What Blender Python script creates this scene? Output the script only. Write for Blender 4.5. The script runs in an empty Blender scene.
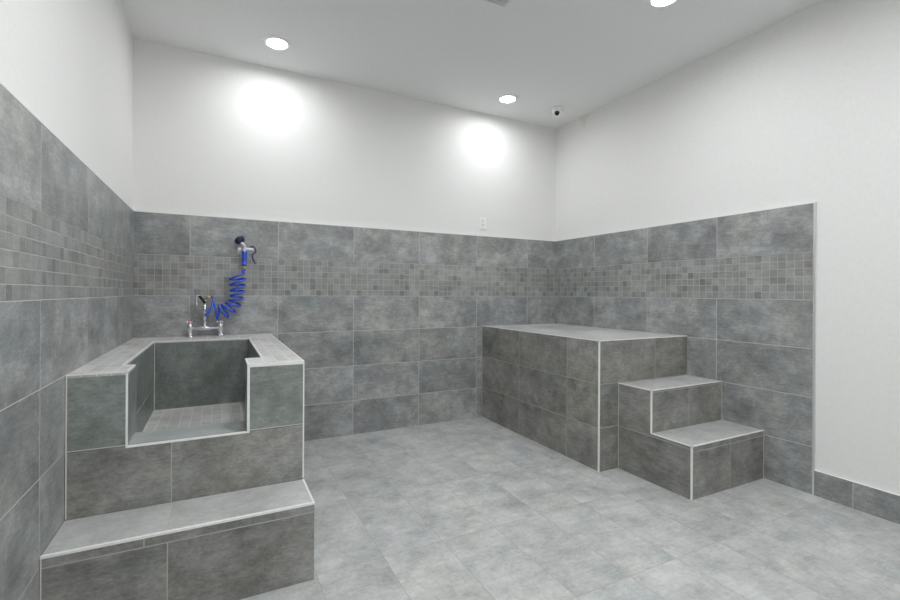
import bpy, bmesh, math, random
from mathutils import Vector, Matrix
random.seed(7)
C = bpy.context.scene.collection
sc = bpy.context.scene

# ------------------------------------------------------------------ camera
YAW, ROLL = 0.4714, 0.0054
cam_d = bpy.data.cameras.new('camera')
cam = bpy.data.objects.new('camera', cam_d); C.objects.link(cam)
cam_d.sensor_width = 36.0
cam_d.lens = 454.66 / 900 * 36
cam_d.shift_y = (292.9 - 300) / 900
cam_d.clip_start = 0.02
R0 = Vector((math.cos(YAW), -math.sin(YAW), 0)); F0 = Vector((math.sin(YAW), math.cos(YAW), 0)); U0 = Vector((0, 0, 1))
R1 = R0 * math.cos(ROLL) + U0 * math.sin(ROLL); U1 = U0 * math.cos(ROLL) - R0 * math.sin(ROLL)
m = Matrix((R1, U1, -F0)).transposed().to_4x4()
m.translation = Vector((0.545, -3.963, 1.254))
cam.matrix_world = m
sc.camera = cam

# ------------------------------------------------------------------ light and exposure
world = bpy.data.worlds.new('world'); sc.world = world
world.use_nodes = True
world.node_tree.nodes['Background'].inputs[0].default_value = (0.9, 0.95, 1, 1)
world.node_tree.nodes['Background'].inputs[1].default_value = 0.05
LAMP = 250.0                     # strength of every downlight lens
DIM, BRIGHT = 0.60, 1.15         # the two beside the back wall, the added fill ones behind the viewpoint
LAMP_COL = (0.97, 0.985, 1.0)
sc.view_settings.view_transform = 'Standard'
sc.view_settings.look = 'None'
sc.view_settings.gamma = 1
sc.view_settings.use_curve_mapping = False
sc.view_settings.exposure = 0.08
sc.cycles.max_bounces = 14
sc.cycles.diffuse_bounces = 10

# ------------------------------------------------------------------ room numbers (metres)
W, H, T = 3.875, 3.085, 1.832
YB = -6.2                      # unseen wall behind the camera
Z1, Z2 = 1.223, 1.524          # mosaic band
RE = 2.455                     # end of the tiles on the right wall

# ------------------------------------------------------------------ node helper
class N:
    def __init__(s, name):
        s.m = bpy.data.materials.new(name); s.m.use_nodes = True
        s.t = s.m.node_tree; s.b = s.t.nodes['Principled BSDF']
    def n(s, ty, **k):
        x = s.t.nodes.new(ty)
        for a, v in k.items(): setattr(x, a, v)
        return x
    def set(s, sock, v):
        if hasattr(v, 'is_output') or isinstance(v, bpy.types.NodeSocket): s.t.links.new(v, sock)
        else: sock.default_value = v
    def math(s, op, a, b=None, c=None):
        x = s.n('ShaderNodeMath', operation=op)
        for i, v in enumerate((a, b, c)):
            if v is not None: s.set(x.inputs[i], v)
        return x.outputs[0]
    def mix(s, f, a, b, bt='MIX'):
        x = s.n('ShaderNodeMix', data_type='RGBA', blend_type=bt)
        s.set(x.inputs[0], f); s.set(x.inputs[6], a); s.set(x.inputs[7], b)
        return x.outputs[2]
    def ramp(s, f, stops, interp='LINEAR'):
        x = s.n('ShaderNodeValToRGB'); s.set(x.inputs[0], f)
        x.color_ramp.interpolation = interp
        el = x.color_ramp.elements
        while len(el) < len(stops): el.new(0.5)
        for e, (p, c) in zip(el, stops):
            e.position = p; e.color = c if len(c) == 4 else (*c, 1)
        return x.outputs[0]
    def noise(s, vec, scale, detail=4, rough=0.55, dist=0.0):
        x = s.n('ShaderNodeTexNoise'); s.set(x.inputs['Vector'], vec)
        x.inputs['Scale'].default_value = scale; x.inputs['Detail'].default_value = detail
        x.inputs['Roughness'].default_value = rough; x.inputs['Distortion'].default_value = dist
        return x.outputs[0]
    def comb(s, a, b, c):
        x = s.n('ShaderNodeCombineXYZ')
        for i, v in enumerate((a, b, c)): s.set(x.inputs[i], v)
        return x.outputs[0]

def g3(v, r=1, g=1, b=1): return (v * r, v * g, v * b, 1)

def tile_mat(name, pu, pv, dark, mid, light, grout, gw=0.0036, contrast=1.0, streak=2.2, mosaic=False, rough=0.42, warm=0.5, bumpd=0.0015, var=.10, mlow=.62):
    """UV is in tile units; pu, pv the tile size in metres."""
    k = N(name)
    uv = k.n('ShaderNodeTexCoord').outputs['UV']
    sp = k.n('ShaderNodeSeparateXYZ'); k.set(sp.inputs[0], uv)
    u, v = sp.outputs[0], sp.outputs[1]
    fu, fv = k.math('FRACT', u), k.math('FRACT', v)
    # distance to nearest joint in metres
    du = k.math('MULTIPLY', k.math('MINIMUM', fu, k.math('SUBTRACT', 1.0, fu)), pu)
    dv = k.math('MULTIPLY', k.math('MINIMUM', fv, k.math('SUBTRACT', 1.0, fv)), pv)
    d = k.math('MINIMUM', du, dv)
    mr = k.n('ShaderNodeMapRange'); k.set(mr.inputs[0], d)
    mr.inputs[1].default_value = gw * 0.35; mr.inputs[2].default_value = gw * 0.75
    mask = mr.outputs[0]                       # 0 in the joint, 1 on the tile
    wn = k.n('ShaderNodeTexWhiteNoise', noise_dimensions='3D')
    k.set(wn.inputs[0], k.comb(k.math('FLOOR', u), k.math('FLOOR', v), 3.3))
    rnd = wn.outputs['Value']; rc = wn.outputs['Color']
    if mosaic:
        zz = 0.0
    else:
        zz = k.math('MULTIPLY', rnd, 37.0)
    vec = k.comb(k.math('MULTIPLY', u, pu), k.math('MULTIPLY', v, pv * streak), zz)
    vec2 = k.comb(k.math('MULTIPLY', u, pu), k.math('MULTIPLY', v, pv), zz)
    cloud = k.math('ADD', k.math('MULTIPLY', k.noise(vec2, 7.0, 9, 0.72, 0.2), .6), k.math('MULTIPLY', k.noise(k.comb(k.math('MULTIPLY', u, pu), k.math('MULTIPLY', v, pv * 1.7), k.math('ADD', zz, 9.1)), 2.6, 6, .62), .4))
    brush = k.noise(k.comb(k.math('MULTIPLY', u, pu), k.math('MULTIPLY', v, pv * 5), zz), 14, 5, 0.65)
    grain = k.noise(vec, 60, 4, 0.7)
    s = k.math('ADD', k.math('MULTIPLY', cloud, 0.68), k.math('ADD', k.math('MULTIPLY', brush, 0.14), k.math('MULTIPLY', grain, 0.18)))
    h = 0.10 / contrast
    col = k.ramp(s, [(0.5 - h, dark), (0.5, mid), (0.5 + h * 0.9, light)])
    tint = k.noise(vec2, 2.6, 3, 0.5)
    tr = k.ramp(tint, [(0.42, (0, 0, 0)), (0.62, (1, 1, 1))])
    col = k.mix(k.math('MULTIPLY', tr, warm), col, (1.05, 1.0, 0.92, 1), 'MULTIPLY')
    tc = k.ramp(k.noise(vec2, 3.1, 4, .6), [(0.30, (1, 1, 1)), (0.46, (0, 0, 0))])
    col = k.mix(k.math('MULTIPLY', tc, .7), col, (.88, .96, .97, 1), 'MULTIPLY')
    if mosaic:
        br = k.ramp(rnd, [(0.0, g3(mlow, .98, 1.02, .98)), (0.06, g3(mlow + .1)), (0.18, g3(.86, 1.01, 1, .97)), (0.5, g3(.97)), (1.0, g3(1.07))])
        col = k.mix(1.0, col, br, 'MULTIPLY')
    else:
        br = k.ramp(rnd, [(0.0, g3(1 - var)), (1.0, g3(1 + var, 1, 1, .99))])
        col = k.mix(1.0, col, br, 'MULTIPLY')
    gv = k.noise(vec2, 7, 3)
    gcol = k.mix(gv, grout, tuple(c * .75 for c in grout[:3]) + (1,))
    col = k.mix(mask, gcol, col)
    k.set(k.b.inputs['Base Color'], col)
    rr = k.math('MULTIPLY_ADD', cloud, 0.25, rough - 0.14)
    k.set(k.b.inputs['Roughness'], k.math('ADD', rr, k.math('MULTIPLY', k.math('SUBTRACT', 1.0, mask), 0.3)))
    k.b.inputs['Specular IOR Level'].default_value = 0.65
    bp = k.n('ShaderNodeBump'); bp.inputs['Strength'].default_value = 0.6; bp.inputs['Distance'].default_value = bumpd
    k.set(bp.inputs['Height'], k.math('ADD', mask, k.math('MULTIPLY', brush, 0.12)))
    k.set(k.b.inputs['Normal'], bp.outputs[0])
    return k.m

def plain(name, col, rough=0.5, metal=0.0, bump=0, bscale=60, spec=0.5):
    k = N(name)
    pos = k.n('ShaderNodeTexCoord').outputs['Object']
    nz = k.noise(pos, bscale, 3)
    k.set(k.b.inputs['Base Color'], k.mix(nz, (*[c * .94 for c in col], 1), (*[min(1, c * 1.04) for c in col], 1)))
    k.b.inputs['Roughness'].default_value = rough; k.b.inputs['Metallic'].default_value = metal
    k.b.inputs['Specular IOR Level'].default_value = spec
    if bump:
        bp = k.n('ShaderNodeBump'); bp.inputs['Strength'].default_value = 0.5; bp.inputs['Distance'].default_value = bump
        k.set(bp.inputs['Height'], k.noise(pos, bscale, 4, .5)); k.set(k.b.inputs['Normal'], bp.outputs[0])
    return k.m

D_, M_, L_ = g3(.165, .95, 1, 1.01), g3(.285, .965, 1, 1.01), g3(.44, .98, 1, 1.01)
GR = g3(.60, 1, .985, .97)
MAT = {}
MAT['wall_tile'] = tile_mat('grey_porcelain_wall_tile', .62, .308, D_, M_, L_, GR)
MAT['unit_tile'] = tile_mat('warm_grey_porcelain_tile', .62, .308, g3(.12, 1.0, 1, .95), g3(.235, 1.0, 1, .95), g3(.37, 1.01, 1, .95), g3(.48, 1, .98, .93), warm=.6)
MAT['green_tile'] = tile_mat('greenish_porcelain_tile', .62, .308, g3(.12, .90, 1.02, .96), g3(.21, .91, 1.02, .96), g3(.32, .93, 1.02, .96), GR, warm=.2)
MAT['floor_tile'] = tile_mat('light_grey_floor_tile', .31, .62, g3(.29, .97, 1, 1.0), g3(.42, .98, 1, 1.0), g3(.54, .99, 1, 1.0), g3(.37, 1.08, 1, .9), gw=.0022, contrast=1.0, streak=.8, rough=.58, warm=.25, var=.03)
MAT['threshold_sheen_tile'] = tile_mat('green_threshold_tile_with_sheen', .62, .308, g3(.27, .91, 1, .98), g3(.36, .92, 1, .98), g3(.46, .93, 1, .98), GR, warm=.1)  # reflection on the curb top put into a paler green
MAT['lit_tread_tile'] = tile_mat('grey_tread_tile_top_lit', .62, .308, g3(.34, .98, 1, .99), g3(.47, .98, 1, .99), g3(.60, .99, 1, .98), g3(.5, 1.05, 1, .9), gw=.0025, contrast=.9, rough=.5, warm=.3)  # floor-like tile, with the stronger light on tops put into its colour
MAT['mosaic'] = tile_mat('grey_stone_mosaic', .05, .05, g3(.20, .98, 1, .975), g3(.295, .98, 1, .975), g3(.39, .98, 1, .975), g3(.50, 1, .985, .96), gw=.0026, mosaic=True, warm=.2, contrast=1.0, mlow=.66)
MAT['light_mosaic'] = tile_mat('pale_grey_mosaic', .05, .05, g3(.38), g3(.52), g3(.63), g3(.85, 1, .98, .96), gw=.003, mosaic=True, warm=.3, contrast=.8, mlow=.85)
MAT['paint'] = plain('warm_white_wall_paint', (.80, .797, .785), .75, 0, .0005, 55, .3)
MAT['ceiling_paint'] = plain('white_ceiling_paint', (.82, .82, .82), .85, 0, .0015, 45, .2)
MAT['trim'] = plain('pale_edge_profile', (.80, .80, .78), .4, 0, 0, 30)
MAT['caulk'] = plain('pale_caulk', (.62, .60, .56), .6, 0, 0, 30)
MAT['metal_trim'] = plain('aluminium_edge_profile', (.70, .71, .72), .35, .6, 0, 30)
MAT['chrome'] = plain('polished_chrome', (.80, .81, .83), .12, 1.0)
MAT['blue'] = plain('blue_hose_plastic', (.02, .085, .60), .2, 0, 0, 60, .8)
MAT['navy'] = plain('navy_rubber', (.012, .016, .06), .35, 0)
MAT['purple'] = plain('dark_blue_lever', (.05, .05, .13), .4, 0)
MAT['brass'] = plain('brass_fitting', (.75, .48, .18), .3, .8)
MAT['red'] = plain('red_index_cap', (.6, .04, .03), .4)
MAT['white'] = plain('white_plastic', (.88, .88, .89), .4)
MAT['black'] = plain('black_glossy_plastic', (.01, .01, .012), .12)
MAT['grille'] = plain('white_grille_metal', (.80, .80, .80), .5)
MAT['grey_slot'] = plain('grey_slot', (.25, .25, .26), .6)
MAT['duct'] = plain('dark_duct', (.05, .05, .05), .8)
for nm, f in (('lens', 1.0), ('strong_fill_lens', 2.0), ('side_lens', .78), ('dim_lens', DIM), ('fill_lens', BRIGHT)):
    k = N('glowing_' + nm); k.b.inputs['Base Color'].default_value = (.9, .9, .9, 1)
    k.b.inputs['Emission Color'].default_value = (*LAMP_COL, 1); k.b.inputs['Emission Strength'].default_value = LAMP * f
    MAT[nm] = k.m

# ------------------------------------------------------------------ mesh helpers
class MB:
    """collects faces in world coordinates; UV from world position in tile units"""
    def __init__(s, origin=(0, 0, 0)): s.bm = bmesh.new(); s.uv = s.bm.loops.layers.uv.new('UVMap'); s.o = Vector(origin); s.mats = []
    def quad(s, pts, mat, grid=None, flip=False):
        vs = [s.bm.verts.new(Vector(p) - s.o) for p in pts]
        f = s.bm.faces.new(vs); f.normal_update()
        if mat not in s.mats: s.mats.append(mat)
        f.material_index = s.mats.index(mat)
        n = f.normal
        ax = max(range(3), key=lambda i: abs(n[i]))
        u0, pu, v0, pv = grid or (0, .62, 0, .308)
        for l, p in zip(f.loops, pts):
            a, b = [(p[1], p[2]), (p[0], p[2]), (p[0], p[1])][ax]
            l[s.uv].uv = ((a - u0) / pu, (b - v0) / pv)
    def box(s, x0, x1, y0, y1, z0, z1, mat, skip='', grids=None):
        """mat: name or dict keyed 'x' 'X' 'y' 'Y' 'z' 'Z' ('*' default); lower case = minus side"""
        g = grids or {}
        F = {'x': [(x0, y1, z0), (x0, y0, z0), (x0, y0, z1), (x0, y1, z1)], 'X': [(x1, y0, z0), (x1, y1, z0), (x1, y1, z1), (x1, y0, z1)],
             'y': [(x0, y0, z0), (x1, y0, z0), (x1, y0, z1), (x0, y0, z1)], 'Y': [(x1, y1, z0), (x0, y1, z0), (x0, y1, z1), (x1, y1, z1)],
             'z': [(x0, y1, z0), (x1, y1, z0), (x1, y0, z0), (x0, y0, z0)], 'Z': [(x0, y0, z1), (x1, y0, z1), (x1, y1, z1), (x0, y1, z1)]}
        for key, pts in F.items():
            if key in skip: continue
            mm = mat if isinstance(mat, str) else mat.get(key, mat.get('*'))
            s.quad(pts, mm, g.get(key.lower(), g.get('*')))
    def build(s, name, parent=None, bevel=0, weld=False):
        me = bpy.data.meshes.new(name)
        if weld: bmesh.ops.remove_doubles(s.bm, verts=s.bm.verts, dist=1e-5)
        s.bm.to_mesh(me); s.bm.free()
        for mm in s.mats: me.materials.append(MAT[mm])
        o = bpy.data.objects.new(name, me); C.objects.link(o)
        o.location = s.o
        if parent: attach(o, parent)
        if bevel:
            b = o.modifiers.new('bevel', 'BEVEL'); b.width = bevel; b.segments = 2; b.limit_method = 'ANGLE'
        return o

def origin_of(p):
    v = Vector(p.location)
    q = p.parent
    while q: v += q.location; q = q.parent
    return v
def attach(o, p):
    o.location = Vector(o.location) - origin_of(p); o.parent = p

def thing(name, loc, label, cat, group=None):
    o = bpy.data.objects.new(name, None); C.objects.link(o); o.location = loc; o.empty_display_size = .1
    o['label'] = label; o['category'] = cat
    if group: o['group'] = group
    return o
def tag(o, label, cat, group=None):
    o['label'] = label; o['category'] = cat
    if group: o['group'] = group
    return o
def structure(o): o['kind'] = 'structure'; return o

def smooth(me):
    for p in me.polygons: p.use_smooth = True
def link_bm(name, bm, mat, parent=None, origin=(0, 0, 0), sm=True):
    bmesh.ops.recalc_face_normals(bm, faces=bm.faces)
    for v in bm.verts: v.co -= Vector(origin)
    me = bpy.data.meshes.new(name); bm.to_mesh(me); bm.free()
    if sm: smooth(me)
    me.materials.append(MAT[mat])
    o = bpy.data.objects.new(name, me); C.objects.link(o); o.location = origin
    if sm:
        for e in me.edges: pass
    if parent: attach(o, parent)
    return o
def tube(bm, pts, rad, seg=12, cap=True):
    """sweeps a circle along pts; rad number or list"""
    P = [Vector(p) for p in pts]; n = len(P)
    rs = rad if isinstance(rad, (list, tuple)) else [rad] * n
    t = (P[1] - P[0]).normalized()
    up = Vector((0, 0, 1)) if abs(t.z) < .9 else Vector((1, 0, 0))
    a = t.cross(up).normalized(); rings = []
    for i in range(n):
        t2 = ((P[min(i + 1, n - 1)] - P[max(i - 1, 0)])).normalized()
        a = (a - t2 * a.dot(t2)).normalized(); b = t2.cross(a)
        rings.append([bm.verts.new(P[i] + (a * math.cos(w) + b * math.sin(w)) * rs[i]) for w in [2 * math.pi * j / seg for j in range(seg)]])
    for i in range(n - 1):
        for j in range(seg):
            bm.faces.new((rings[i][j], rings[i][(j + 1) % seg], rings[i + 1][(j + 1) % seg], rings[i + 1][j]))
    if cap: bm.faces.new(rings[0]); bm.faces.new(rings[-1])
def lathe(bm, prof, base, axis=(0, 0, 1), seg=32, cap=True):
    """prof: (radius, distance along axis)"""
    ax = Vector(axis).normalized(); up = Vector((0, 0, 1)) if abs(ax.z) < .9 else Vector((1, 0, 0))
    a = ax.cross(up).normalized(); b = ax.cross(a); base = Vector(base); rings = []
    for r, d in prof:
        if r < 1e-6: rings.append([bm.verts.new(base + ax * d)])
        else: rings.append([bm.verts.new(base + ax * d + (a * math.cos(w) + b * math.sin(w)) * r) for w in [2 * math.pi * j / seg for j in range(seg)]])
    for p, q in zip(rings, rings[1:]):
        for j in range(seg):
            j2 = (j + 1) % seg
            if len(p) == 1 and len(q) == 1: continue
            if len(p) == 1: bm.faces.new((p[0], q[j2], q[j]))
            elif len(q) == 1: bm.faces.new((p[j], p[j2], q[0]))
            else: bm.faces.new((p[j], p[j2], q[j2], q[j]))
    if cap:
        for r in (rings[0], rings[-1]):
            if len(r) > 2: bm.faces.new(r)
def bbox(bm, x0, x1, y0, y1, z0, z1, bev=0):
    r = bmesh.ops.create_cube(bm, size=1)
    for v in r['verts']: v.co = Vector(((x0 + x1) / 2 + v.co.x * (x1 - x0), (y0 + y1) / 2 + v.co.y * (y1 - y0), (z0 + z1) / 2 + v.co.z * (z1 - z0)))
    if bev:
        es = list({e for v in r['verts'] for e in v.link_edges})
        bmesh.ops.bevel(bm, geom=es, offset=bev, segments=2, affect='EDGES')
def bez(pts, n=8):
    """Catmull-Rom through pts"""
    P = [Vector(p) for p in pts]; P = [P[0] * 2 - P[1]] + P + [P[-1] * 2 - P[-2]]; out = []
    for i in range(1, len(P) - 2):
        for j in range(n):
            t = j / n; a, b, c, d = P[i - 1:i + 3]
            out.append(.5 * ((2 * b) + (c - a) * t + (2 * a - 5 * b + 4 * c - d) * t * t + (3 * b - a - 3 * c + d) * t ** 3))
    out.append(P[-2]); return out

# ================================================================== THE ROOM
TH = .012                       # how far the tiles stand proud of the painted wall
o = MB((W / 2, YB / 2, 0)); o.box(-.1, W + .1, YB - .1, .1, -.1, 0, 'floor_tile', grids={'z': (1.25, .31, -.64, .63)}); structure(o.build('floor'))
o = MB((W / 2, YB / 2, H)); o.box(-.1, W + .1, YB - .1, .1, H, H + .1, 'ceiling_paint'); structure(o.build('ceiling'))
o = MB((W / 2, TH, 0)); o.box(-.1, W + .1, TH, .1, 0, H, 'paint'); wall_back = structure(o.build('wall_back'))
o = MB((-TH, YB / 2, 0)); o.box(-.1, -TH, YB, TH, 0, H, 'paint'); wall_left = structure(o.build('wall_left'))
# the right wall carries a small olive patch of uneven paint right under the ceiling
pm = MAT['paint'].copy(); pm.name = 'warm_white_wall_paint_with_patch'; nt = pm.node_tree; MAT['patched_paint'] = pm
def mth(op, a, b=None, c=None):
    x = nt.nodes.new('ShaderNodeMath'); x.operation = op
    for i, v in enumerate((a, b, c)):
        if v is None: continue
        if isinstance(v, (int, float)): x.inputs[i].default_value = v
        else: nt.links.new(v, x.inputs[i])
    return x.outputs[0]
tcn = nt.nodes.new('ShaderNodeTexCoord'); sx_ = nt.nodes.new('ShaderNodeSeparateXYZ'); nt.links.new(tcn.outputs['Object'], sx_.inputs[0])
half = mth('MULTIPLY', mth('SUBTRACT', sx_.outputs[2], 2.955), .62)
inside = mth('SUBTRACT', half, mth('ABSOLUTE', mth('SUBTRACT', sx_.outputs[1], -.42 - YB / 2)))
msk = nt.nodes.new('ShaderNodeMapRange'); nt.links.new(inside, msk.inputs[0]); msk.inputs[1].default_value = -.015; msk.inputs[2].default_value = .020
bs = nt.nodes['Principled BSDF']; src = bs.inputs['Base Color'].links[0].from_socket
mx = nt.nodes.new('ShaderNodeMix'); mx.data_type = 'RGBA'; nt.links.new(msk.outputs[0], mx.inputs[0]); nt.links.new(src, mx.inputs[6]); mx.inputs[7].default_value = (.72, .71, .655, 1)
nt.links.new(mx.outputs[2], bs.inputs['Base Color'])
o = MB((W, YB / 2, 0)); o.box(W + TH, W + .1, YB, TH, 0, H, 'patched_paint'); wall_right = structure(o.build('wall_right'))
o = MB((W / 2, YB, 0)); o.box(-.1, W + .1, YB - .1, YB, 0, H, 'paint'); structure(o.build('wall_front'))

ROW = (-.009, .308)
def wainscot(wall, axis, lo, hi, u0, pu, mu0, nm):
    """lower tiles, mosaic band, top row and edge profile on one wall"""
    def slab(mb, z0, z1, mat, grid, d=0.0):
        if axis == 'back': mb.box(lo, hi, 0 + d, TH, z0, z1, mat, skip='Y', grids={'*': grid})
        elif axis == 'left': mb.box(-TH, 0 - d, lo, hi, z0, z1, mat, skip='x', grids={'*': grid})
        else: mb.box(W + d, W + TH, lo, hi, z0, z1, mat, skip='X', grids={'*': grid})
    org = {'back': (W / 2, 0, 0), 'left': (0, -3, 0), 'right': (W, -1.2, 0)}[axis]
    b = MB(org); slab(b, 0, Z1, 'wall_tile', (u0, pu, *ROW)); slab(b, Z2, T, 'wall_tile', (u0, pu, Z2 - 3.08, .308)); b.build('large_tiles', wall)
    b = MB(org); slab(b, Z1, Z2, 'mosaic', (mu0, .0503, Z1, (Z2 - Z1) / 6), .001); b.build('mosaic_band', wall)
    b = MB(org); tm = MB(org)
    if axis == 'back': b.box(lo, hi, -.001, TH, T, T + .006, 'trim')
    elif axis == 'left': b.box(-TH, .001, lo, hi, T, T + .006, 'trim')
    else:
        b.box(W - .001, W + TH, lo - .010, hi, T, T + .006, 'trim'); b.box(W - .001, W + TH, lo - .010, lo, 0, T, 'metal_trim')
    b.build('edge_profile', wall)
wainscot(wall_back, 'back', 0, W, .982, .6285, .982, 'back')
wainscot(wall_left, 'left', YB, TH, -.655, .637, -.655, 'left')
wainscot(wall_right, 'right', -RE, TH, -.59, .6217, -.59, 'right')
b = MB((W, -4.3, 0)); b.box(W, W + TH, YB, -RE - .010, 0, .155, {'*': 'wall_tile', 'Z': 'trim'}, skip='X', grids={'x': (-2.66, .62, -.05, .308)})
structure(b.build('baseboard_right'))

# ================================================================== DOG WASHING TUB
TW, TF, TZ = .9215, 1.640, .9145
IX0, IX1, IY, FT, BZ, CZ = .160, .743, -.320, .21, .446, .600
OX0, OX1 = .2045, .667
tub = thing('dog_washing_tub', (TW / 2, -TF / 2, 0), 'grey tiled dog washing tub with a front opening, in the left corner under the hose', 'bathtub')
g_front = {'*': (.365, .62, -.009, .308)}
g_side = {'x': (-.62, .62, -.009, .308), 'y': (.365, .62, -.009, .308), 'z': (.365, .62, -TF, .31)}
RT = .012                      # mosaic on the rim
b = MB((TW / 2, -TF / 2, 0))
b.box(0, TW, -TF, 0, 0, BZ - RT, 'unit_tile', skip='Y', grids=g_side)
b.box(0, TW, -TF, -TF + .03, BZ - RT, CZ, 'unit_tile', skip='z', grids=g_side)
b.box(TW - .03, TW, -TF + .03, 0, BZ - RT, CZ, 'unit_tile', skip='z', grids=g_side)
b.build('base', tub)
b = MB((TW / 2, -TF / 2, CZ))
gg = {'x': (-.45, .62, CZ - .308, .315), 'y': (-.25, .62, CZ - .308, .315), 'z': (0, .62, 0, .62)}
za, zb, e = BZ, TZ - RT, .03
b.box(0, IX0, -TF + e, 0, za, zb, 'green_tile', grids=gg)                 # left wall
b.box(IX1, TW - e, -TF + e, 0, za, zb, 'green_tile', grids=gg)            # right wall
b.box(TW - e, TW, -TF + e, 0, CZ, zb, 'green_tile', skip='x', grids=gg)
b.box(IX0, IX1, IY, 0, za, zb, 'green_tile', grids={'y': (.16, .7, .28, .7), '*': (0, 1, 0, 1)})                # back
b.box(IX0, OX0, -TF + e, -TF + FT, za, zb, 'green_tile', grids=gg)
b.box(OX1, IX1, -TF + e, -TF + FT, za, zb, 'green_tile', grids=gg)
b.box(0, OX0, -TF, -TF + e, CZ, zb, 'green_tile', skip='Y', grids=gg)
b.box(OX1, TW, -TF, -TF + e, CZ, zb, 'green_tile', skip='Y', grids=gg)
b.build('basin_wall', tub)
b = MB((.44, -TF + .1, CZ)); b.box(OX0, OX1, -TF + e, -TF + FT, za, CZ, 'threshold_sheen_tile', grids={'*': (-.1, 2, -3, 2)}); b.build('threshold', tub)
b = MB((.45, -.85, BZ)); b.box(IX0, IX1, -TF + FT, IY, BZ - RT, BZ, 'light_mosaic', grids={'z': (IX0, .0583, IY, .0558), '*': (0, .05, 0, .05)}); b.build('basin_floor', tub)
b = MB((TW / 2, -TF / 2, TZ)); gm = {'z': (0, .0533, 0, .105), '*': (0, .05, TZ - .05, .05)}
gx = {'z': (IX1, .0595, 0, .105), '*': (0, .05, TZ - .05, .05)}
gb = {'z': (IX0, .105, 0, .0533), '*': (0, .05, TZ - .05, .05)}
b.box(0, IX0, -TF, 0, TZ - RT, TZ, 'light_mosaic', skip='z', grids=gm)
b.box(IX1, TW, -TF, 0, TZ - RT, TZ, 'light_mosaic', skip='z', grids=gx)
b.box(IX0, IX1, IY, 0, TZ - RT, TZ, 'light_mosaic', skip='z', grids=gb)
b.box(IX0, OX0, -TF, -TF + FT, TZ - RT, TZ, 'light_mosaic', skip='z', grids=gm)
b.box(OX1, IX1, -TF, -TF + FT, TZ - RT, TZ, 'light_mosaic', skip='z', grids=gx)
b.build('rim', tub)
def trims(parent, segs, name='edge_profile', s=.008, p=.0015, mat='trim'):
    """square edge strips; each seg = (x0,x1,y0,y1,z0,z1) thin box"""
    c = segs[0]
    b = MB(((c[0] + c[1]) / 2, (c[2] + c[3]) / 2, c[4]))
    for q in segs: b.box(*q, mat)
    return b.build(name, parent, bevel=.001)
p, s = .0015, .008
trims(tub, [(OX0 - .006, OX0 + p, -TF - p, -TF + .006, CZ, TZ + p), (OX1 - p, OX1 + .010, -TF - p, -TF + .008, CZ, TZ + p),
            (OX0 - .006, OX1 + .010, -TF - p, -TF + .012, CZ - .006, CZ + p)], 'opening_trim')
trims(tub, [(0, OX0, -TF - p, -TF + s, TZ - .003, TZ + p), (OX1 + .0105, TW + p - .0005, -TF - p - .0004, -TF + .012, TZ - .014, TZ + p + .0003),
            (TW - s * .6, TW + p, -TF, 0, TZ - .004, TZ + p), (TW - s * .6, TW + p, -TF - p, -TF + s * .6, .340, TZ),
            (OX0 - .008, OX0 + p, -TF + s, -TF + FT, TZ - .004, TZ + p), (OX1 - p, OX1 + .008, -TF + s, -TF + FT, TZ - .004, TZ + p),
            (IX0, OX0, -TF + FT - s, -TF + FT + p, TZ - .004, TZ + p), (OX1, IX1, -TF + FT - s, -TF + FT + p, TZ - .004, TZ + p),
            (IX0 - s, IX0 + p, -TF + FT, IY, TZ - .005, TZ + p), (IX1 - p, IX1 + s, -TF + FT, IY, TZ - .005, TZ + p),
            (IX0 - s, IX1 + s, IY - p, IY + .012, TZ - .006, TZ + p)], 'rim_trim')

# ------------------------------------------------------------------ step before the tub
SF, SZ = 1.923, .3335
step = thing('tiled_step', (TW / 2, -(TF + SF) / 2, 0), 'low long grey tiled step with bright front edge, at foot of the dog tub', 'step')
b = MB((TW / 2, -(TF + SF) / 2, 0))
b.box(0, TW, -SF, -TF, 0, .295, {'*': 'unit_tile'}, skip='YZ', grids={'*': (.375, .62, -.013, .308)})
b.box(0, TW, -SF, -TF, .295, SZ, {'*': 'unit_tile', 'Z': 'lit_tread_tile'}, skip='Yz', grids={'y': (.30, .63, .295, .308), 'z': (.372, .62, -SF - .05, .4), 'x': (-1.7, .62, .295, .308)})
b.build('body', step)
b = MB((TW / 2, -SF, SZ))
for q in [(0, TW + .002, -SF - .002, -SF + .011, SZ - .006, SZ + .003), (TW - .007, TW + .002, -SF, -TF, SZ - .006, SZ + .002)]: b.box(*q, 'trim')
b.build('edge_strip', step, bevel=.0015)

# ================================================================== GROOMING PLATFORM AND STAIRS
PX, PH, PD = 2.933, .9224, 1.593
plat = thing('grooming_platform', ((PX + W) / 2, -PD / 2, 0), 'tall grey tiled platform with a flat top filling the far right corner', 'platform')
b = MB(((PX + W) / 2, -PD / 2, 0))
b.box(PX, W, -PD, 0, 0, PH, {'*': 'unit_tile', 'Z': 'lit_tread_tile'}, skip='XYz', grids={'x': (-.64, .6225, -.001, .308), 'y': (3.504, .62, -.001, .308), 'z': (PX - .3, .62, -.9, .62)})
b.build('body', plat)
trims(plat, [(PX - p, PX + s, -PD - p, -PD + s, 0, PH)], 'corner_profile', mat='trim')
trims(plat, [(PX - p, W, -PD - p, -PD + s, PH - .004, PH + p), (PX - p, PX + s, -PD, 0, PH - .004, PH + p)], 'top_profile', mat='trim')

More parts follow.
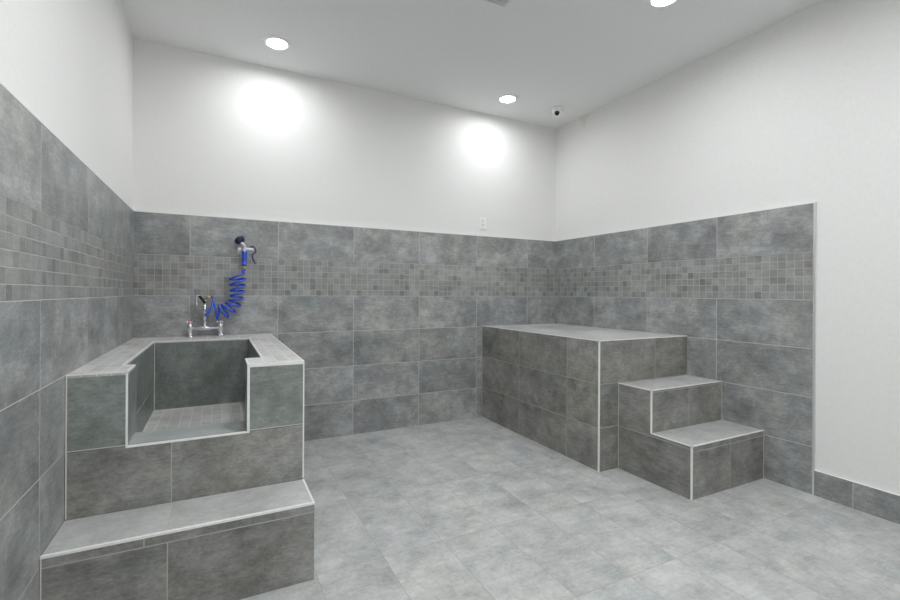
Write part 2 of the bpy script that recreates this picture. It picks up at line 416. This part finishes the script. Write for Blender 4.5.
SX, S1, S1Z, S2, S2Z = 3.117, 1.873, .6117, 2.164, .3267
st = thing('tiled_stairs', ((SX + W) / 2, -(PD + S2) / 2, 0), 'two-tread grey tiled stairs leading up to the front of the tall tiled platform', 'stairs')
b = MB(((SX + W) / 2, -(PD + S2) / 2, 0))
gs = {'x': (-2.3, .9, -.001, .308), 'y': (3.5, .62, -.018, .308), 'z': (3.49, .62, -S2, .291)}
b.box(SX, W, -S1, -PD, 0, S1Z, {'*': 'unit_tile', 'Z': 'lit_tread_tile'}, skip='XYz', grids=gs)
b.box(SX, W, -S2, -S1, 0, S2Z, {'*': 'unit_tile', 'Z': 'lit_tread_tile'}, skip='XYz', grids=gs)
b.build('body', st)
trims(st, [(SX - p, SX + s, -S1 - p, -S1 + s, S2Z, S1Z)], 'upper_riser_profile')
trims(st, [(SX - p, SX + s, -S2 - p, -S2 + s, 0, S2Z)], 'lower_riser_profile')
trims(st, [(SX - p, W, -S1 - p, -S1 + s, S1Z - .004, S1Z + p), (SX - p, SX + s, -S1, -PD, S1Z - .004, S1Z + p)], 'upper_tread_profile')
trims(st, [(SX - p, W, -S2 - p, -S2 + s, S2Z - .004, S2Z + p), (SX - p, SX + s, -S2, -S1, S2Z - .004, S2Z + p)], 'lower_tread_profile')

for par, segs in ((tub, [(0, .005, -TF - .0012, -TF + .002, SZ + .004, TZ - .003), (IX0, IX0 + .004, IY - .004, IY, BZ, TZ - .01), (IX0, IX1, IY - .005, IY, BZ, BZ + .005), (IX0, IX0 + .005, -TF + FT, IY, BZ, BZ + .005)]),
                  (step, [(0, .004, -SF - .0012, -SF + .002, 0, SZ - .006)]), (plat, [(PX - .0012, PX, -.006, 0, 0, PH - .005), (PX - .006, PX, -PD, 0, 0, .003)]),
                  (st, [(W - .004, W, -S1 - .0012, -S1, S2Z + .002, S1Z - .005), (W - .004, W, -S2 - .0012, -S2, 0, S2Z - .005), (SX - .0012, SX, -PD - .005, -PD, 0, S1Z - .004)])):
    for q in segs:
        b = MB((q[0], q[2], q[4])); b.box(*q, 'caulk'); b.build('caulk_line', par)
for o_, d_ in ((tub, (.002, -.002, 0)), (step, (.002, -.0045, 0)), (plat, (-.002, -.002, 0)), (st, (-.002, -.0065, 0))): o_.location = Vector(o_.location) + Vector(d_)

# ================================================================== FAUCET
FY = -.095
fa = thing('bridge_faucet', (.46, FY, TZ), 'chrome two-valve bridge faucet with black lever, standing on the tub rim', 'faucet')
def col(x):
    bm = bmesh.new()
    lathe(bm, [(.027, 0), (.027, .008), (.017, .014), (.015, .05), (.019, .055), (.019, .095), (.014, .1), (.012, .105)], (x, FY, TZ + .0005))
    return bm
XL, XR = .361, .562
link_bm('valve_body', col(XL), 'chrome', fa, (XL, FY, TZ)); link_bm('valve_body', col(XR), 'chrome', fa, (XR, FY, TZ))
for x, c, dx in ((XL, 'red', .018), (XR, 'chrome', -.02)):
    bm = bmesh.new(); z = TZ + .103
    lathe(bm, [(.013, 0), (.015, .004), (.015, .016), (.011, .02)], (x, FY, z))
    for w in range(4):
        a = w * math.pi / 2 + .5
        tube(bm, [(x, FY, z + .01), (x + math.cos(a) * .032, FY + math.sin(a) * .032, z + .012)], [.006, .0045], 8)
    hd = link_bm('cross_handle', bm, 'chrome', fa, (x, FY, z))
    if c == 'red':
        bm = bmesh.new(); lathe(bm, [(.0, .0), (.0125, .0), (.0125, .005), (.009, .008), (0, .009)], (x, FY, z + .0195), cap=False)
        h2 = link_bm('hot_index', bm, 'red', hd, (x, FY, z + .0195))
bm = bmesh.new(); zb_ = TZ + .066
tube(bm, [(XL, FY, zb_), (.42, FY, zb_), (.425, FY, zb_), (.495, FY, zb_), (.5, FY, zb_), (XR, FY, zb_)], [.0115, .0115, .016, .016, .0115, .0115], 14)
link_bm('bridge', bm, 'chrome', fa, (.46, FY, zb_))
bm = bmesh.new(); xr_ = .456
lathe(bm, [(.015, 0), (.015, .022), (.009, .028), (.009, .07), (.013, .074), (.013, .088), (.0095, .092), (.0095, .115), (.015, .12), (.015, .148), (.012, .154), (.012, .205), (.008, .212)], (xr_, FY, zb_))
link_bm('riser', bm, 'chrome', fa, (xr_, FY, zb_))
bm = bmesh.new()
tube(bm, bez([(xr_, FY, 1.175), (.435, FY - .004, 1.205), (.417, FY - .006, 1.222), (.404, FY - .008, 1.215), (.403, FY - .008, 1.19), (.403, FY - .008, 1.158)], 6), .0085, 12)
lathe(bm, [(.0115, 0), (.0125, .004), (.0125, .02), (.009, .024)], (.403, FY - .008, 1.148))
link_bm('spout', bm, 'chrome', fa, (xr_, FY, 1.175))
bm = bmesh.new()
tube(bm, [(.458, FY - .022, 1.168), (.440, FY - .026, 1.195), (.420, FY - .026, 1.222)], [.010, .009, .0075], 10)
link_bm('diverter_lever', bm, 'black', fa, (.458, FY - .02, 1.168))
bm = bmesh.new()
tube(bm, [(xr_, FY, 1.195), (.474, FY, 1.205), (.477, FY, 1.208), (.494, FY, 1.214)], [.009, .009, .0125, .0125], 10)
link_bm('hose_outlet', bm, 'brass', fa, (xr_, FY, 1.195))

# ------------------------------------------------------------------ coiled hose
HY = -.078
def PXL(px, py, y=HY + .008): return (.716 + (px - 243) * .00812, y, 1.581 - (py - 250) * .0082)
def catm(pts, n): return bez(pts, n)
axis = catm([(.515, HY, 1.108), (.565, HY, 1.100), (.615, HY, 1.122), (.655, HY, 1.165), (.675, HY, 1.225), (.680, HY, 1.300), (.676, HY, 1.385)], 24)
L = [0]
for a, b_ in zip(axis, axis[1:]): L.append(L[-1] + (b_ - a).length)
turns = 8.5
def at(s_):
    s_ = max(0, min(L[-1], s_))
    for i in range(len(L) - 1):
        if L[i + 1] >= s_:
            t = (s_ - L[i]) / (L[i + 1] - L[i] + 1e-9); return axis[i].lerp(axis[i + 1], t), (axis[min(i + 2, len(axis) - 1)] - axis[max(i - 1, 0)]).normalized()
    return axis[-1], (axis[-1] - axis[-2]).normalized()
pts = []
n = int(turns * 28)
for i in range(n + 1):
    f = i / n; c_, t_ = at(f * L[-1]); nrm = Vector((t_.z, 0, -t_.x)); bn = Vector((0, 1, 0))
    ph = 2 * math.pi * turns * f + math.pi * .9
    rr = .050 + .006 * math.sin(f * 9)
    # loops lean: each loop tilted a little along the axis
    pts.append(c_ + nrm * math.cos(ph) * rr + bn * math.sin(ph) * rr * .95 + t_ * math.cos(ph) * .012)
start = catm([(.4965, FY, 1.2148), (.502, FY - .001, 1.2155), (.510, FY - .008, 1.200), (.509, FY - .02, 1.165), (.488, FY - .036, 1.105), (.460, FY - .040, 1.078), (.470, FY - .036, 1.085), (.495, FY - .02, 1.13), tuple(pts[0])], 8)[:-1]
end = catm([tuple(pts[-1]), (.712, HY - .01, 1.415), (.728, HY + .004, 1.422), (PXL(244.2, 0)[0], HY + .008, PXL(0, 265.3)[2] - .023)], 8)[1:]
bm = bmesh.new(); tube(bm, list(start) + pts + list(end), .0072, 12)
hs = link_bm('coiled_hose', bm, 'blue', None, (.6, HY, 1.09))
tag(hs, 'bright blue spiral hose hanging in a curve between the chrome faucet and the sprayer', 'hose')

# ------------------------------------------------------------------ sprayer hanging on its hook
sy = HY + .008
spr = thing('pet_sprayer', (.722, sy, 1.45), 'blue-gripped spray gun with dark round head hanging high on the tiled wall', 'sprayer')
bm = bmesh.new(); x = PXL(244.2, 0)[0]
lathe(bm, [(.014, 0), (.019, .006), (.019, .014), (.0165, .02), (.0175, .05), (.0185, .09), (.0195, .11), (.018, .116)], (x, sy, PXL(0, 265.3)[2]))
link_bm('grip', bm, 'blue', spr, (x, sy, PXL(0, 265.3)[2]))
bm = bmesh.new(); lathe(bm, [(.009, 0), (.011, .003), (.011, .02), (.008, .0215)], (x, sy, PXL(0, 265.3)[2] - .0215)); link_bm('hose_fitting', bm, 'brass', spr, (x, sy, 1.435))
bm = bmesh.new()
tube(bm, bez([(x, sy, PXL(0, 251.6)[2]), PXL(244.4, 249), PXL(244.6, 247), PXL(243.2, 245.2, sy - .025), PXL(241.6, 243.4, sy - .016)], 6), .0105, 12)
tube(bm, [PXL(244.3, 249.2), PXL(248, 249), PXL(252.2, 249.1)], [.0115, .0095, .008], 12)
link_bm('valve_head', bm, 'white', spr, PXL(244.4, 249))
bm = bmesh.new(); ba = Vector((-.45, .5, .70)).normalized(); bc = Vector(PXL(241.8, 243.8, sy - .020))
lathe(bm, [(.011, 0), (.024, .008), (.037, .022), (.040, .034), (.038, .040), (.031, .041), (.029, .036), (0, .036)], bc, ba, cap=False)
bell = link_bm('spray_head', bm, 'navy', spr, bc)
bm = bmesh.new(); lathe(bm, [(0, 0), (.028, 0), (.027, .003), (0, .005)], bc + ba * .0362, ba, cap=False)
link_bm('spray_face', bm, 'chrome', bell, bc + ba * .0362)
bm = bmesh.new()
tube(bm, bez([PXL(249.6, 247.6), PXL(251, 246.2), PXL(253, 247.6), PXL(254.4, 250.8), PXL(252.2, 253.4), PXL(250.9, 255.2), PXL(252.3, 259.5), PXL(254.1, 263.4)], 5), .0062, 10)
link_bm('lever', bm, 'purple', spr, PXL(250, 247))
# wall hook
bm = bmesh.new(); hx, _, hz = PXL(240.3, 250.2)
bbox(bm, hx - .014, hx + .010, -.006, -.0005, hz - .030, hz + .024, .002)
tube(bm, bez([(hx, -.005, hz), (hx, -.03, hz - .006), (hx + .004, -.052, hz - .002), (hx + .008, -.060, hz + .008)], 5), .006, 10)
hk = link_bm('wall_hook', bm, 'white', None, (hx, 0, hz)); tag(hk, 'small white hook screwed to the tiles behind the blue spray gun', 'hook')

# ================================================================== CEILING FIXTURES
def downlight(x, y, label, grp, lens='lens'):
    t = thing('recessed_downlight', (x, y, H), label, 'ceiling light', grp)
    bm = bmesh.new(); lathe(bm, [(.068, -.030), (.068, .000), (.070, .009), (.076, .0115), (.098, .007), (.104, .000)], (x, y, H), (0, 0, -1), 48, cap=False)
    link_bm('trim_ring', bm, 'white', t, (x, y, H))
    bm = bmesh.new(); lathe(bm, [(.0675, 0), (.066, .003), (.050, .006), (.025, .0075), (0, .008)], (x, y, H), (0, 0, -1), 32, cap=False)
    link_bm('lens', bm, lens, t, (x, y, H))
G = 'recessed downlights'
downlight(.921, -.405, 'round white recessed ceiling light above the dog tub', G, 'dim_lens')
downlight(2.961, -.395, 'round white recessed ceiling light nearest the ceiling camera', G, 'dim_lens')
downlight(2.989, -2.060, 'round white recessed ceiling light cut by the top edge of the photo', G, 'side_lens')
downlight(1.35, -2.300, 'round recessed fill light added over the tub step, out of frame', G, 'strong_fill_lens')  # this and the four below are added, unseen, to brighten the room
downlight(.921, -3.700, 'round recessed fill light added behind the viewpoint, left side', G, 'strong_fill_lens')
downlight(2.989, -3.700, 'round recessed fill light added behind the viewpoint, right side', G, 'fill_lens')
downlight(.921, -5.350, 'round recessed fill light added at the rear of the room, left side', G, 'fill_lens')
downlight(2.989, -5.350, 'round recessed fill light added at the rear of the room, right side', G, 'fill_lens')

# air vent
vx0, vx1, vy0, vy1 = 1.87, 2.185, -1.82, -1.505
vent = thing('air_vent', ((vx0 + vx1) / 2, (vy0 + vy1) / 2, H), 'square slatted air vent in the ceiling at the top edge of the photo', 'vent')
bm = bmesh.new(); f = .025
for q in [(vx0, vx1, vy0, vy0 + f), (vx0, vx1, vy1 - f, vy1), (vx0, vx0 + f, vy0 + f, vy1 - f), (vx1 - f, vx1, vy0 + f, vy1 - f)]: bbox(bm, *q, H - .006, H - .0005, .001)
link_bm('frame', bm, 'grille', vent, ((vx0 + vx1) / 2, (vy0 + vy1) / 2, H), False)
bm = bmesh.new(); bbox(bm, vx0 + f, vx1 - f, vy0 + f, vy1 - f, H - .002, H - .0005); link_bm('backing', bm, 'duct', vent, ((vx0 + vx1) / 2, (vy0 + vy1) / 2, H), False)
bm = bmesh.new(); nn = 20
for i in range(nn):
    xx = vx0 + f + (vx1 - vx0 - 2 * f) * (i + .5) / nn; bbox(bm, xx - .0035, xx + .0035, vy0 + f, vy1 - f, H - .0055, H - .0022)
for i in range(6):
    yy = vy0 + f + (vy1 - vy0 - 2 * f) * (i + .5) / 6; bbox(bm, vx0 + f, vx1 - f, yy - .002, yy + .002, H - .0048, H - .0024)
link_bm('grille', bm, 'grille', vent, ((vx0 + vx1) / 2, (vy0 + vy1) / 2, H), False)

# dome camera
cx_, cy_ = 3.515, -.44
dc = thing('security_camera', (cx_, cy_, H), 'small white dome security camera on the ceiling near the far right corner', 'camera')
bm = bmesh.new(); lathe(bm, [(.052, 0), (.052, .018), (.048, .024), (.046, .045), (.040, .050)], (cx_, cy_, H - .0005), (0, 0, -1)); link_bm('housing', bm, 'white', dc, (cx_, cy_, H))
dv_ = (Vector((.545, -3.963, 1.9)) - Vector((cx_, cy_, H - .05))).normalized(); cc = Vector((cx_, cy_, H - .046))
bm = bmesh.new(); lathe(bm, [(.040, -.01)] + [(.040 * math.cos(a), .040 * math.sin(a)) for a in [i * math.pi / 16 for i in range(8)]] + [(0, .040)], cc, (0, 0, -1), cap=False); link_bm('ball', bm, 'white', dc, cc)
bm = bmesh.new(); lathe(bm, [(.024, .0), (.024, .036), (.018, .043), (0, .045)], cc + Vector((0, 0, -.008)), dv_, cap=False); link_bm('lens', bm, 'black', dc, cc)
bm = bmesh.new(); tube(bm, [(cx_ + .045, cy_ - .02, H - .02), (cx_ + .068, cy_ - .02, H - .022)], .008, 10); link_bm('cable_gland', bm, 'grille', dc, (cx_ + .05, cy_ - .02, H - .02))

# wall plate
px_, pz_ = 2.940, 1.966
wp = thing('outlet_plate', (px_, TH, pz_ - .06), 'small white outlet plate on the painted back wall just above the tiles', 'outlet')
bm = bmesh.new(); bbox(bm, px_ - .037, px_ + .037, TH - .007, TH - .0005, pz_ - .060, pz_ + .060, .002); link_bm('cover_plate', bm, 'white', wp, (px_, TH, pz_), False)
for dz in (-.022, .022):
    bm = bmesh.new(); bbox(bm, px_ - .016, px_ + .016, TH - .010, TH - .0065, pz_ + dz - .014, pz_ + dz + .014, .002); so = link_bm('socket', bm, 'grille', wp, (px_, TH, pz_ + dz), False)
    bm = bmesh.new()
    for dx in (-.006, .006): bbox(bm, px_ + dx - .0012, px_ + dx + .0012, TH - .0106, TH - .0099, pz_ + dz - .004, pz_ + dz + .006)
    link_bm('slots', bm, 'grey_slot', so, (px_, TH, pz_ + dz), False)
